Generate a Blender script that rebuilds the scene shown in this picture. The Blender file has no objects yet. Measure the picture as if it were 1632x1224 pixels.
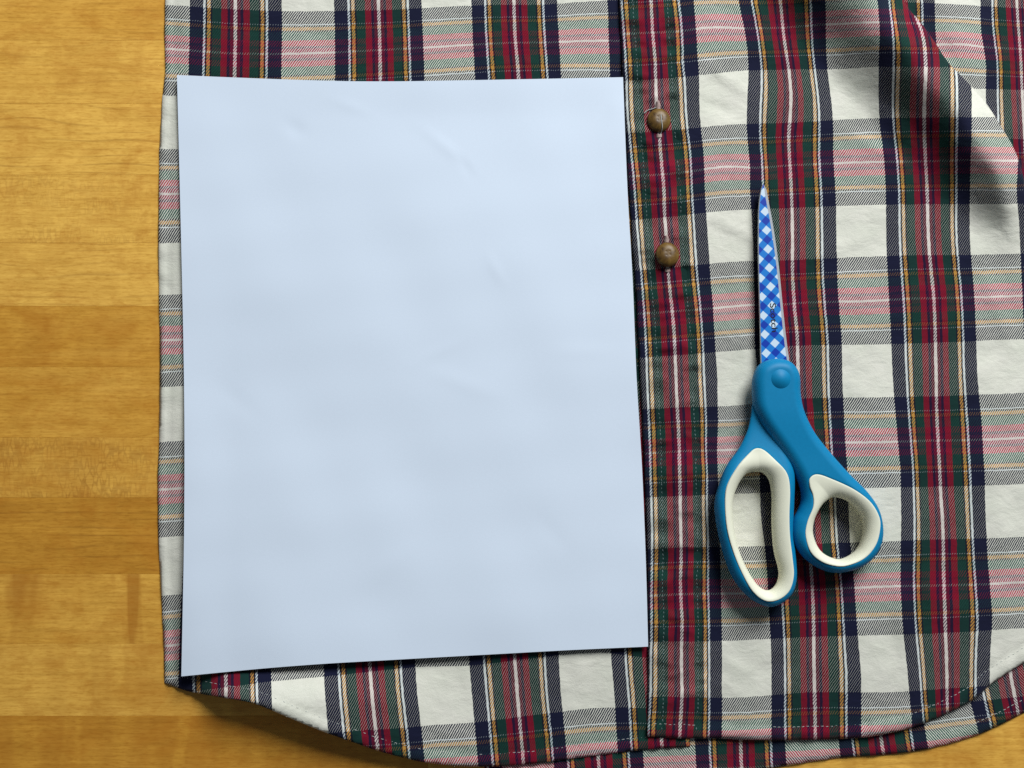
import bpy, math, random
import numpy as np

random.seed(7)
rng = np.random.default_rng(11)
scene = bpy.context.scene
C = scene.collection

# ------------------------------------------------------------------ camera
# Photograph is 1632 x 1224; a hand-held phone looking almost straight down.
F = 1480.0                     # focal length in photo pixels
TH = math.radians(3.2)         # tilt away from vertical
D = 0.445                      # distance to the table (m)
CAM = (0.0, -D * math.sin(TH), D * math.cos(TH))
cam_data = bpy.data.cameras.new('camera')
cam = bpy.data.objects.new('camera', cam_data)
C.objects.link(cam)
cam.location = CAM
cam.rotation_euler = (TH, 0, 0)
cam_data.sensor_width = 36.0
cam_data.lens = 36.0 * F / 1632.0
cam_data.clip_start = 0.01
cam_data.clip_end = 50.0
scene.camera = cam

# ------------------------------------------------------------------ light
world = bpy.data.worlds.new('World')
scene.world = world
world.use_nodes = True
bg = world.node_tree.nodes['Background']
bg.inputs[0].default_value = (0.80, 0.90, 1.0, 1)
bg.inputs[1].default_value = 0.10

def area(name, loc, target, sx, sy, power, col):
    l = bpy.data.lights.new(name, 'AREA')
    l.shape = 'RECTANGLE'; l.size = sx; l.size_y = sy
    l.energy = power; l.color = col
    o = bpy.data.objects.new(name, l); C.objects.link(o)
    o.location = loc
    from mathutils import Vector
    d = Vector(target) - Vector(loc)
    o.rotation_euler = d.to_track_quat('-Z', 'Y').to_euler()
    return o
area('window_light', (0.62, 1.25, 1.10), (0, 0, 0), 0.75, 0.75, 41.0, (0.94, 0.975, 1.0))

scene.cycles.use_adaptive_sampling = False
scene.cycles.use_denoising = False      # keeps the weave and the wood grain crisp
vs = scene.view_settings
vs.view_transform = 'Standard'
vs.look = 'None'
vs.exposure = 0.0
vs.gamma = 1.0
vs.use_curve_mapping = False

# ------------------------------------------------------------------ helpers
def P(px, py, z=0.0):
    """photo pixel -> point on the horizontal plane of height z (arrays ok)"""
    px = np.asarray(px, float); py = np.asarray(py, float); z = np.asarray(z, float)
    dx = (px - 816) / F; dy = -(py - 612) / F
    wy = dy * math.cos(TH) + math.sin(TH)
    wz = dy * math.sin(TH) - math.cos(TH)
    t = (z - CAM[2]) / wz
    return np.stack(np.broadcast_arrays(CAM[0] + dx * t, CAM[1] + wy * t, z + 0 * t), -1)

MM = 0.001
PXM = D / F          # metres per photo pixel, about 0.3 mm

def smooth(a, b, x):
    t = np.clip((x - a) / (b - a), 0, 1)
    return t * t * (3 - 2 * t)

def gauss(x, y, cx, cy, sx, sy, ang=0.0):
    c, s = math.cos(math.radians(ang)), math.sin(math.radians(ang))
    u = (x - cx) * c + (y - cy) * s
    v = -(x - cx) * s + (y - cy) * c
    return np.exp(-(u / sx) ** 2 - (v / sy) ** 2)

def waves(n, lmin, lmax, seed, ang=None, spread=180):
    r = np.random.default_rng(seed)
    L = np.exp(r.uniform(np.log(lmin), np.log(lmax), n))
    a = r.uniform(-spread, spread, n) if ang is None else r.normal(ang, spread, n)
    a = np.radians(a); ph = r.uniform(0, 6.28, n)
    k = 2 * np.pi / L
    def f(x, y):
        o = np.zeros(np.shape(x))
        for i in range(n):
            o = o + np.sin(k[i] * (x * np.cos(a[i]) + y * np.sin(a[i])) + ph[i]) * (L[i] / lmax) ** 0.7
        return o / math.sqrt(n)
    return f

def crom(pts, n=8, closed=True):
    """Catmull-Rom through the given points"""
    p = np.asarray(pts, float); N = len(p); out = []
    rngi = range(N) if closed else range(N - 1)
    for i in rngi:
        if closed:
            a, b, c, d = p[i - 1], p[i], p[(i + 1) % N], p[(i + 2) % N]
        else:
            a, b, c, d = p[max(i - 1, 0)], p[i], p[i + 1], p[min(i + 2, N - 1)]
        for k in range(n):
            t = k / n
            out.append(0.5 * ((2 * b) + (c - a) * t + (2 * a - 5 * b + 4 * c - d) * t * t + (3 * b - a - 3 * c + d) * t ** 3))
    if not closed:
        out.append(p[-1])
    return np.array(out)

def seg_dist(x, y, line, closed=True):
    """distance and nearest point from many points to a polyline"""
    p = np.asarray(line, float)
    a = p if closed else p[:-1]
    b = np.roll(p, -1, 0) if closed else p[1:]
    best = np.full(x.shape, 1e18); bx = np.zeros(x.shape); by = np.zeros(x.shape)
    for (ax, ay), (cx, cy) in zip(a, b):
        ex, ey = cx - ax, cy - ay
        L = ex * ex + ey * ey
        if L < 1e-16: continue
        t = np.clip(((x - ax) * ex + (y - ay) * ey) / L, 0, 1)
        qx = ax + t * ex; qy = ay + t * ey
        d = (x - qx) ** 2 + (y - qy) ** 2
        m = d < best
        best = np.where(m, d, best); bx = np.where(m, qx, bx); by = np.where(m, qy, by)
    return np.sqrt(best), bx, by

def inside(x, y, loops):
    c = np.zeros(x.shape, bool)
    for p in loops:
        q = np.roll(p, -1, 0)
        for (ax, ay), (bx, by) in zip(p, q):
            if ay == by: continue
            m = (ay > y) != (by > y)
            c ^= m & (x < (bx - ax) * (y - ay) / (by - ay) + ax)
    return c

def field(loops, step):
    """grid that fills the loops, its rim snapped onto them -> x, y, quads, rim flag"""
    loops = [np.asarray(l, float) for l in loops]
    lo = loops[0].min(0) - step * 1.37; hi = loops[0].max(0) + step * 1.61
    xs = np.arange(lo[0], hi[0], step); ys = np.arange(lo[1], hi[1], step)
    X, Y = np.meshgrid(xs, ys)
    I = inside(X, Y, loops)
    cell = I[:-1, :-1] | I[1:, :-1] | I[:-1, 1:] | I[1:, 1:]
    idx = np.arange(X.size).reshape(X.shape)
    q = np.stack([idx[:-1, :-1], idx[:-1, 1:], idx[1:, 1:], idx[1:, :-1]], -1)[cell]
    used = np.unique(q); remap = -np.ones(X.size, int); remap[used] = np.arange(len(used))
    x = X.ravel()[used]; y = Y.ravel()[used]; ins = I.ravel()[used]
    d = np.full(x.shape, 1e18); nx = x.copy(); ny = y.copy()
    for l in loops:
        dd, qx, qy = seg_dist(x, y, l)
        m = dd < d
        d = np.where(m, dd, d); nx = np.where(m, qx, nx); ny = np.where(m, qy, ny)
    rim = ~ins
    x = np.where(rim, nx, x); y = np.where(rim, ny, y)
    d = np.where(rim, 0, d)
    return x, y, d, remap[q], rim

def mesh_from(name, co, faces, uv=None, smooth_shade=True):
    m = bpy.data.meshes.new(name)
    m.from_pydata([tuple(c) for c in co], [], [tuple(int(i) for i in f) for f in faces])
    m.validate()
    if smooth_shade:
        m.polygons.foreach_set('use_smooth', np.ones(len(m.polygons), bool))
    if uv is not None:
        lay = m.uv_layers.new(name='UVMap')
        li = np.zeros(len(m.loops), np.int32); m.loops.foreach_get('vertex_index', li)
        lay.data.foreach_set('uv', np.asarray(uv, np.float32)[li].ravel())
    m.update()
    return m

def obj(name, me, mat, parent=None):
    o = bpy.data.objects.new(name, me)
    C.objects.link(o)
    if mat is not None:
        if isinstance(mat, (list, tuple)):
            for k in mat: me.materials.append(k)
        else:
            me.materials.append(mat)
    if parent is not None:
        o.parent = parent
    return o

def empty(name, label, cat, loc=(0, 0, 0)):
    o = bpy.data.objects.new(name, None); C.objects.link(o)
    o.empty_display_size = 0.02
    o.location = loc
    o['label'] = label; o['category'] = cat
    return o

def rebase(o):
    """keep a part's world-space vertices while its parent sits elsewhere"""
    o.matrix_parent_inverse = o.parent.matrix_basis.inverted()
    return o

def solidify(o, t, off=-1):
    s = o.modifiers.new('thickness', 'SOLIDIFY'); s.thickness = t; s.offset = off
    return o

def orient_up(co, q):
    """make quads face +z"""
    a, b, c = co[q[:, 0]], co[q[:, 1]], co[q[:, 2]]
    d = co[q[:, 3]]
    n = np.cross(c - a, d - b)
    if (n[:, 2] < 0).sum() > len(q) / 2:
        return q[:, ::-1]
    return q

def tube(points, r, sides=6):
    """verts and faces of a tube through points"""
    p = np.asarray(points, float); n = len(p)
    r = np.broadcast_to(r, (n,))
    V = []; Fc = []
    for i in range(n):
        t = p[min(i + 1, n - 1)] - p[max(i - 1, 0)]
        t = t / (np.linalg.norm(t) + 1e-12)
        up = np.array([0, 0, 1.0]) if abs(t[2]) < .9 else np.array([1.0, 0, 0])
        a = np.cross(t, up); a /= np.linalg.norm(a); b = np.cross(a, t)
        for k in range(sides):
            w = 2 * math.pi * k / sides
            V.append(p[i] + r[i] * (math.cos(w) * a + math.sin(w) * b))
    for i in range(n - 1):
        for k in range(sides):
            j = (k + 1) % sides
            Fc.append((i * sides + k, i * sides + j, (i + 1) * sides + j, (i + 1) * sides + k))
    Fc.append(tuple(range(sides))[::-1]); Fc.append(tuple((n - 1) * sides + k for k in range(sides)))
    return V, Fc

def tubes(list_of):
    V = []; Fc = []
    for v, f in list_of:
        o = len(V); V += list(v); Fc += [tuple(i + o for i in k) for k in f]
    return V, Fc

def tps(points, vals, lam=1e-3):
    """thin-plate spline fitted to (x, y) -> value"""
    p = np.asarray(points, float) / 1000.0; v = np.asarray(vals, float); n = len(p)
    def K(r2): return np.where(r2 > 1e-14, r2 * np.log(np.maximum(r2, 1e-14)), 0)
    r2 = ((p[:, None] - p[None]) ** 2).sum(-1)
    A = np.zeros((n + 3, n + 3)); A[:n, :n] = K(r2) + lam * np.eye(n) * 0.02
    A[:n, n] = 1; A[:n, n + 1:] = p; A[n, :n] = 1; A[n + 1:, :n] = p.T
    w = np.linalg.lstsq(A, np.r_[v, 0, 0, 0], rcond=None)[0]
    def f(x, y):
        x = np.asarray(x, float) / 1000; y = np.asarray(y, float) / 1000
        o = w[n] + w[n + 1] * x + w[n + 2] * y
        for i in range(n):
            o = o + w[i] * K((x - p[i, 0]) ** 2 + (y - p[i, 1]) ** 2)
        return o
    return f

# ------------------------------------------------------------------ materials
def new_mat(name):
    m = bpy.data.materials.new(name); m.use_nodes = True
    nt = m.node_tree
    b = nt.nodes['Principled BSDF']
    return m, nt, b

class G:
    """tiny node-graph helper"""
    def __init__(s, nt): s.nt = nt
    def n(s, t, **kw):
        k = s.nt.nodes.new(t)
        for a, v in kw.items(): setattr(k, a, v)
        return k
    def put(s, sock, v):
        if hasattr(v, 'is_output') or isinstance(v, bpy.types.NodeSocket): s.nt.links.new(v, sock)
        else: sock.default_value = v
    def m(s, op, a, b=0.0, c=0.0):
        k = s.n('ShaderNodeMath', operation=op)
        s.put(k.inputs[0], a); s.put(k.inputs[1], b); s.put(k.inputs[2], c)
        return k.outputs[0]
    def mix(s, f, a, b, mode='MIX'):
        k = s.n('ShaderNodeMix', data_type='RGBA', blend_type=mode)
        s.put(k.inputs[0], f); s.put(k.inputs[6], a); s.put(k.inputs[7], b)
        return k.outputs[2]
    def ramp(s, f, stops, interp='LINEAR'):
        k = s.n('ShaderNodeValToRGB'); r = k.color_ramp; r.interpolation = interp
        while len(r.elements) > 1: r.elements.remove(r.elements[-1])
        r.elements[0].position = stops[0][0]; r.elements[0].color = (*stops[0][1], 1)
        for p, c in stops[1:]:
            e = r.elements.new(p); e.color = (*c, 1)
        s.put(k.inputs[0], f)
        return k.outputs[0]
    def noise(s, vec, scale, detail=2.0, rough=0.5, dist=0.0):
        k = s.n('ShaderNodeTexNoise')
        if vec is not None: s.put(k.inputs['Vector'], vec)
        k.inputs['Scale'].default_value = scale; k.inputs['Detail'].default_value = detail
        k.inputs['Roughness'].default_value = rough; k.inputs['Distortion'].default_value = dist
        return k.outputs[0]
    def remap(s, v, a, b, c, d):
        k = s.n('ShaderNodeMapRange')
        for i, q in enumerate((v, a, b, c, d)): s.put(k.inputs[i], q)
        return k.outputs[0]
    def vec(s, v, scale=(1, 1, 1), loc=(0, 0, 0)):
        k = s.n('ShaderNodeMapping')
        s.put(k.inputs[0], v); k.inputs['Scale'].default_value = scale; s.put(k.inputs['Location'], loc)
        return k.outputs[0]

def srgb(r, g, b):
    f = lambda c: (c / 255 / 12.92) if c <= 10.3 else ((c / 255 + 0.055) / 1.055) ** 2.4
    return (f(r), f(g), f(b))

# --- plaid twill: warp colours by U, weft colours by V, a 2/2 twill shows one or the other
PINKW = (0.72, 0.60, 0.58); CRIM = (0.115, 0.004, 0.024); NAVL = (0.020, 0.006, 0.030); RED = (0.215, 0.005, 0.020)
GREEN = (0.007, 0.038, 0.030); GOLD = (0.55, 0.27, 0.055); DARK = (0.008, 0.009, 0.018); WHITE = (0.66, 0.72, 0.76)
NAVY = (0.0085, 0.010, 0.034); CREAM = (0.86, 0.84, 0.74)
SETT = [(0.0, PINKW), (.0090, CRIM), (.034, NAVL), (.053, RED), (.094, GREEN), (.158, DARK), (.170, GOLD),
        (.1925, DARK), (.2065, WHITE), (.2205, NAVY), (.3145, CREAM)]

# the weft yarns are the same colours, a little lighter
WEFT = [(0.0, PINKW), (.0072, (0.40, .012, .085)), (.034, (.13, .02, .08)), (.053, (.52, .012, .072)), (.094, (.020, .115, .083)), (.158, DARK), (.170, GOLD),
        (.1925, DARK), (.2075, WHITE), (.2185, (.012, .016, .045)), (.3145, CREAM)]

def plaid_material(name, fade=1.0):
    m, nt, b = new_mat(name); g = G(nt)
    uvn = g.n('ShaderNodeUVMap'); uvn.uv_map = 'UVMap'
    # a little waver of the threads
    nz = g.n('ShaderNodeTexNoise'); nz.inputs['Scale'].default_value = 26.0; nz.inputs['Detail'].default_value = 2.0
    nt.links.new(uvn.outputs[0], nz.inputs['Vector'])
    sub = g.n('ShaderNodeVectorMath', operation='SUBTRACT'); nt.links.new(nz.outputs[1], sub.inputs[0]); sub.inputs[1].default_value = (.5, .5, .5)
    sc = g.n('ShaderNodeVectorMath', operation='SCALE'); nt.links.new(sub.outputs[0], sc.inputs[0]); sc.inputs['Scale'].default_value = 0.010
    ad = g.n('ShaderNodeVectorMath', operation='ADD'); nt.links.new(uvn.outputs[0], ad.inputs[0]); nt.links.new(sc.outputs[0], ad.inputs[1])
    sp = g.n('ShaderNodeSeparateXYZ'); nt.links.new(ad.outputs[0], sp.inputs[0])
    U, V = sp.outputs[0], sp.outputs[1]
    fu = g.m('PINGPONG', g.m('ADD', U, 40.0), 0.5)
    fv = g.m('PINGPONG', g.m('ADD', V, 40.0), 0.5)
    cw = g.ramp(fu, SETT, 'CONSTANT')
    cf = g.ramp(fv, WEFT, 'CONSTANT')
    ph = g.m('FRACT', g.m('ADD', g.m('MULTIPLY', U, 58.0), g.m('MULTIPLY', V, 41.0)))
    tri = g.m('PINGPONG', ph, 0.5)                       # 0 .. 0.5 .. 0
    # the coloured warp is packed tighter than the cream, so more of it shows on the face
    k0, k1, k2 = (0.0,) * 3, (0.16,) * 3, (0.256,) * 3
    thr = g.ramp(fu, [(0.0, k1), (.0090, k0), (.170, k1), (.1925, k0), (.2065, k1), (.2205, k0), (.3145, k2)], 'CONSTANT')
    mask = g.m('MINIMUM', g.m('MAXIMUM', g.m('MULTIPLY', g.m('SUBTRACT', tri, g.m('SUBTRACT', thr, 0.016)), 9.0), 0.0), 1.0)   # 1 = warp on top
    col = g.mix(mask, cf, cw)
    # fuzz: each yarn a touch lighter or darker, nap lifts the darks slightly
    fz = g.noise(g.vec(ad.outputs[0], (150, 150, 150)), 1.0, 2.0)
    col = g.mix(1.0, col, g.ramp(fz, [(0.25, (0.87, 0.87, 0.87)), (0.75, (1.0, 1.0, 1.0))]), 'MULTIPLY')
    big = g.noise(uvn.outputs[0], 3.1, 4.0, 0.6)
    col = g.mix(1.0, col, g.ramp(big, [(0.3, (0.90, 0.92, 0.88)), (0.7, (1.0, 0.99, 0.98))]), 'MULTIPLY')
    nt.links.new(col, b.inputs['Base Color'])
    b.inputs['Roughness'].default_value = 0.92
    b.inputs['Specular IOR Level'].default_value = 0.15
    b.inputs['Sheen Weight'].default_value = 0.05
    b.inputs['Sheen Roughness'].default_value = 0.5
    hgt = g.m('ADD', g.m('MULTIPLY', g.m('ABSOLUTE', g.m('SUBTRACT', tri, 0.25)), 1.2), g.m('MULTIPLY', fz, 0.55))
    wr = g.noise(g.vec(uvn.outputs[0], (6, 9, 1)), 1.0, 4.0, 0.55, 0.3)
    bp = g.n('ShaderNodeBump'); bp.inputs['Strength'].default_value = 0.55; bp.inputs['Distance'].default_value = 0.00025
    nt.links.new(hgt, bp.inputs['Height'])
    b2 = g.n('ShaderNodeBump'); b2.inputs['Strength'].default_value = 0.5; b2.inputs['Distance'].default_value = 0.0014
    nt.links.new(wr, b2.inputs['Height']); nt.links.new(bp.outputs[0], b2.inputs['Normal'])
    nt.links.new(b2.outputs[0], b.inputs['Normal'])
    return m
PLAID = plaid_material('plaid flannel twill')

def wood_material():
    m, nt, b = new_mat('oiled maple'); g = G(nt)
    tc = g.n('ShaderNodeTexCoord')
    inf = g.n('ShaderNodeObjectInfo')
    off = g.n('ShaderNodeCombineXYZ')
    nt.links.new(g.m('MULTIPLY', inf.outputs['Random'], 7.3), off.inputs[0])
    nt.links.new(g.m('MULTIPLY', inf.outputs['Random'], 31.7), off.inputs[1])
    ad = g.n('ShaderNodeVectorMath', operation='ADD')
    nt.links.new(tc.outputs['Object'], ad.inputs[0]); nt.links.new(off.outputs[0], ad.inputs[1])
    v = ad.outputs[0]
    def attr(nm):
        a = g.n('ShaderNodeAttribute', attribute_type='OBJECT', attribute_name=nm); return a.outputs['Fac']
    tone, fleck, band, grain = attr('tone'), attr('fleck'), attr('band'), attr('grain')
    # slow colour drift along the board, stretched with the grain
    slow = g.noise(g.vec(v, (14, 55, 1)), 1.0, 3.0, 0.55, 0.6)
    fine = g.noise(g.vec(v, (28, 620, 1)), 1.0, 3.0, 0.65)
    pores = g.noise(g.vec(v, (240, 1150, 1)), 1.0, 2.0, 0.6)
    mott = g.noise(g.vec(v, (90, 120, 1)), 1.0, 4.0, 0.65, 0.3)
    # long dark growth lines, gently bent
    wob = g.noise(g.vec(v, (9, 30, 1)), 1.0, 2.0, 0.5)
    spv = g.n('ShaderNodeSeparateXYZ'); nt.links.new(v, spv.inputs[0])
    ring = g.m('FRACT', g.m('ADD', g.m('MULTIPLY', spv.outputs[1], 230.0), g.m('MULTIPLY', wob, 5.0)))
    line = g.remap(g.m('PINGPONG', ring, 0.5), 0.0, 0.16, 1.0, 0.0)
    line = g.m('MULTIPLY', line, g.remap(g.noise(g.vec(v, (25, 160, 1)), 1.0, 2.0), 0.42, 0.62, 0.0, 1.0))
    # quarter-sawn flecks: short darker lozenges standing across the grain
    fl = g.n('ShaderNodeTexVoronoi', feature='DISTANCE_TO_EDGE'); fl.inputs['Scale'].default_value = 1.0
    nt.links.new(g.vec(v, (470, 165, 1)), fl.inputs['Vector'])
    fle = g.remap(g.m('SUBTRACT', fl.outputs['Distance'], g.m('MULTIPLY', g.m('SUBTRACT', mott, 0.5), 0.9)), 0.0, 0.16, 1.0, 0.0)
    flm = g.remap(g.noise(g.vec(v, (22, 60, 1)), 1.0, 3.0, 0.6), 0.38, 0.60, 0.15, 1.0)
    fle = g.m('MULTIPLY', g.m('MULTIPLY', fle, flm), fleck)
    # cross bands (curly figure)
    bd = g.noise(g.vec(v, (48, 7, 1)), 1.0, 2.0, 0.55, 0.8)
    bd = g.m('MULTIPLY', g.remap(bd, 0.44, 0.57, 0.0, 1.0), band)
    patch = g.remap(g.noise(g.vec(v, (45, 70, 1)), 1.0, 5.0, 0.7, 0.5), 0.46, 0.70, 0.0, 1.0)
    base = g.ramp(g.m('ADD', g.m('MULTIPLY', slow, 0.55), g.m('SUBTRACT', g.m('MULTIPLY', tone, 1.2), 0.17)),
                  [(0.20, (0.48, 0.205, 0.018)), (0.50, (0.72, 0.360, 0.046)), (0.90, (0.95, 0.56, 0.11))])
    col = g.mix(1.0, base, g.ramp(fine, [(0.30, (0.85, 0.81, 0.73)), (0.62, (1.03, 1.03, 1.03))]), 'MULTIPLY')
    col = g.mix(1.0, col, g.ramp(pores, [(0.32, (0.84, 0.78, 0.68)), (0.52, (1, 1, 1))]), 'MULTIPLY')
    col = g.mix(1.0, col, g.ramp(mott, [(0.30, (0.90, 0.86, 0.80)), (0.70, (1.04, 1.03, 1.0))]), 'MULTIPLY')
    col = g.mix(g.m('MULTIPLY', g.m('MULTIPLY', line, grain), 0.42), col, (0.24, 0.085, 0.008, 1))
    col = g.mix(g.m('MULTIPLY', fle, 0.45), col, (0.27, 0.095, 0.009, 1))
    col = g.mix(g.m('MULTIPLY', bd, 0.62), col, (0.40, 0.135, 0.010, 1))
    col = g.mix(g.m('MULTIPLY', patch, 0.5), col, (0.50, 0.175, 0.012, 1))
    nt.links.new(col, b.inputs['Base Color'])
    nt.links.new(g.remap(mott, 0.3, 0.7, 0.42, 0.55), b.inputs['Roughness'])
    b.inputs['Specular IOR Level'].default_value = 0.35
    bp = g.n('ShaderNodeBump'); bp.inputs['Strength'].default_value = 0.25; bp.inputs['Distance'].default_value = 0.00012
    nt.links.new(g.m('ADD', fine, pores), bp.inputs['Height'])
    nt.links.new(bp.outputs[0], b.inputs['Normal'])
    return m
WOOD = wood_material()

def simple(name, col, rough=0.5, spec=0.4, nscale=900.0, nstr=0.10, bump=0.00004, metal=0.0, coat=0.0):
    m, nt, b = new_mat(name); g = G(nt)
    tc = g.n('ShaderNodeTexCoord')
    nz = g.noise(tc.outputs['Object'], nscale, 3.0, 0.6)
    lo = tuple(c * (1 - nstr) for c in col)
    nt.links.new(g.ramp(nz, [(0.3, lo), (0.7, col)]), b.inputs['Base Color'])
    b.inputs['Roughness'].default_value = rough
    b.inputs['Specular IOR Level'].default_value = spec
    b.inputs['Metallic'].default_value = metal
    b.inputs['Coat Weight'].default_value = coat
    if bump:
        bp = g.n('ShaderNodeBump'); bp.inputs['Strength'].default_value = 0.5; bp.inputs['Distance'].default_value = bump
        nt.links.new(nz, bp.inputs['Height']); nt.links.new(bp.outputs[0], b.inputs['Normal'])
    return m

PAPER = simple('white printer paper', (0.735, 0.825, 0.94), 0.85, 0.2, 1400.0, 0.025, 0.00002)
BLUE = simple('blue soft rubber', (0.0015, 0.225, 0.46), 0.50, 0.25, 900.0, 0.07, 0.00001)
IVORY = simple('ivory soft rubber', (0.88, 0.87, 0.69), 0.55, 0.35, 700.0, 0.03, 0.0)
STEEL = simple('brushed steel', (0.60, 0.64, 0.68), 0.42, 0.5, 1500.0, 0.15, 0.0, 0.35)
BLACK = simple('black ink', (0.006, 0.007, 0.012), 0.5, 0.3, 2000.0, 0.2, 0.0)
THREAD = simple('pale sewing thread', (0.55, 0.57, 0.54), 0.85, 0.15, 3000.0, 0.3, 0.00005)
PINKTHREAD = simple('pinkish thread', (0.62, 0.46, 0.42), 0.9, 0.1, 3000.0, 0.35, 0.00008)
GREYTHREAD = simple('grey green thread', (0.30, 0.38, 0.38), 0.9, 0.1, 3000.0, 0.35, 0.00005)
GLUE = simple('dark joint', (0.25, 0.10, 0.012), 0.8, 0.1, 500.0, 0.2, 0.0)

def horn_material():
    m, nt, b = new_mat('brown horn'); g = G(nt)
    tc = g.n('ShaderNodeTexCoord')
    nz = g.noise(tc.outputs['Object'], 320.0, 4.0, 0.6, 0.8)
    nt.links.new(g.ramp(nz, [(0.28, (0.045, 0.019, 0.005)), (0.5, (0.145, 0.078, 0.016)), (0.75, (0.22, 0.128, 0.028))]), b.inputs['Base Color'])
    b.inputs['Roughness'].default_value = 0.42
    b.inputs['Specular IOR Level'].default_value = 0.35
    return m
HORN = horn_material()

def gingham_material():
    m, nt, b = new_mat('blue gingham print'); g = G(nt)
    uvn = g.n('ShaderNodeUVMap'); uvn.uv_map = 'UVMap'
    sp = g.n('ShaderNodeSeparateXYZ'); nt.links.new(uvn.outputs[0], sp.inputs[0])
    def st(x):
        return g.m('GREATER_THAN', g.m('PINGPONG', g.m('ADD', x, 20.0), 0.5), 0.25)
    a, c = st(sp.outputs[0]), st(sp.outputs[1])
    s = g.m('ADD', a, c)
    col = g.ramp(g.m('MULTIPLY', s, 0.5), [(0.0, (0.66, 0.80, 0.92)), (0.3, (0.010, 0.21, 0.66)), (0.8, (0.002, 0.045, 0.42))], 'CONSTANT')
    nt.links.new(col, b.inputs['Base Color'])
    b.inputs['Roughness'].default_value = 0.35
    return m
GINGHAM = gingham_material()

# ------------------------------------------------------------------ table top of maple staves
seams_px = [-215, -105, -40, 64, 165, 278.5, 387, 488, 585, 697, 793, 915, 1026, 1141, 1252, 1360, 1470]
seam_y = [float(P(120, s)[1]) for s in seams_px]
slab_me = mesh_from('table_top', [(x, y, z) for z in (-0.036, -0.0035) for x, y in ((-.52, seam_y[-1] + .002), (.52, seam_y[-1] + .002), (.52, seam_y[0] - .002), (-.52, seam_y[0] - .002))],
                    [(3, 2, 1, 0), (4, 5, 6, 7), (0, 1, 5, 4), (1, 2, 6, 5), (2, 3, 7, 6), (3, 0, 4, 7)], smooth_shade=False)
table = obj('table_top', slab_me, GLUE)
table['kind'] = 'structure'
table['label'] = 'golden maple butcher block table top under the shirt'

def plank_mesh(L, W, T=0.0345, ch=0.00006):
    x, y = L / 2 - 0.00002, W / 2 - 0.00002
    V = []
    for z, i in ((-T, 0), (-ch, 0), (0, ch)):
        V += [(-x + i, -y + i, z), (x - i, -y + i, z), (x - i, y - i, z), (-x + i, y - i, z)]
    Fc = [(3, 2, 1, 0), (8, 9, 10, 11)]
    for k in (0, 4):
        for j in range(4):
            Fc.append((k + j, k + (j + 1) % 4, k + 4 + (j + 1) % 4, k + 4 + j))
    return mesh_from('plank', V, Fc, smooth_shade=False)
# look of the boards seen on the left: tone, fleck, band, grain
looks = {3: (.62, .10, .20, .5), 4: (.74, .0, .0, .9), 5: (.66, .45, .0, .2), 6: (.66, .0, .12, .8), 7: (.36, .0, .25, .2),
         8: (.40, .1, .05, .35), 9: (.50, 1.0, .3, .2), 10: (.24, .0, .0, 1.0), 11: (.46, .0, .95, .3), 12: (.56, .0, .35, .2), 13: (.30, .0, .55, .2), 2: (.50, .0, .1, .6)}
for i in range(len(seams_px) - 1):
    y1, y0 = seam_y[i], seam_y[i + 1]
    W = y1 - y0
    cuts = [-0.52, random.uniform(-0.12, 0.05), 0.52]
    for k in range(2):
        L = cuts[k + 1] - cuts[k]
        o = obj('plank', plank_mesh(L, W), WOOD, table)
        o.location = ((cuts[k] + cuts[k + 1]) / 2, (y0 + y1) / 2, 0.0)
        if k == 0 and i in looks: t = looks[i]
        else: t = (random.uniform(.3, .7), random.choice((0, 0, .6)), random.uniform(0, .5), random.uniform(.1, .9))
        for nm, q in zip(('tone', 'fleck', 'band', 'grain'), t): o[nm] = float(q)

# ------------------------------------------------------------------ the shirt
shirt = empty('shirt', 'red, green, navy and cream plaid flannel shirt spread out on the wooden table', 'shirt', tuple(P(1000, 1000)))

# ---- right-hand front: where the plaid lines run in the photograph
h = .3145
U_r = []
def line(u, pts): U_r.extend([(x, y, u) for x, y in pts])
PLC = [(1037.6, 0), (1040, 49), (1044.2, 98), (1045.4, 137), (1046.2, 167), (1051, 221), (1054.8, 265), (1058, 300), (1059, 337), (1062, 381), (1064.6, 430),
       (1068.7, 472), (1072.6, 508), (1075.6, 557), (1077.3, 600), (1079.3, 649), (1082.4, 710), (1083, 747), (1084.2, 808), (1085, 845), (1085.4, 900), (1084.5, 924),
       (1087, 985), (1086, 1047), (1087, 1108), (1083.4, 1169)]
line(0, PLC)
line(-.216, [(990, 0), (997, 100), (1000, 180), (1011, 300), (1023, 450), (1031, 600), (1036.5, 750), (1039, 860), (1038, 960), (1037, 1050), (1034, 1150)])
line(.182, [(1074, 0), (1081, 100), (1088, 200), (1096, 300), (1105, 450), (1115, 600), (1121, 750), (1122, 850), (1122, 950), (1124, 1080), (1123, 1160)])
line(h, [(1105, 0), (1110, 61), (1113.6, 122), (1115, 184), (1121, 245), (1122.6, 294), (1125.8, 349), (1130, 410), (1135.6, 484), (1139.3, 545), (1143, 600), (1144, 673), (1143, 737), (1147, 860),
         (1149, 948), (1150, 1022), (1150, 1095), (1150, 1169)])
line(1 - h, [(1177.3, 0), (1188.3, 54), (1193, 98), (1191.3, 159), (1190.8, 208), (1195.7, 270), (1195.7, 300), (1199.4, 361), (1201.8, 435), (1203, 484), (1203, 545), (1206, 680), (1212.8, 820), (1225, 961),
             (1228.8, 1022), (1230, 1071), (1230, 1120)])
line(1, [(1243.5, 0), (1249.6, 61), (1258, 118), (1260.6, 152), (1259, 191), (1257, 221), (1259.4, 270), (1261, 300), (1263, 373), (1263, 435), (1266.8, 496), (1270.4, 533), (1271.7, 582), (1278, 700), (1287, 820), (1294, 924),
         (1296.5, 985), (1297, 1046), (1298, 1095), (1299.4, 1169)])
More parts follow.
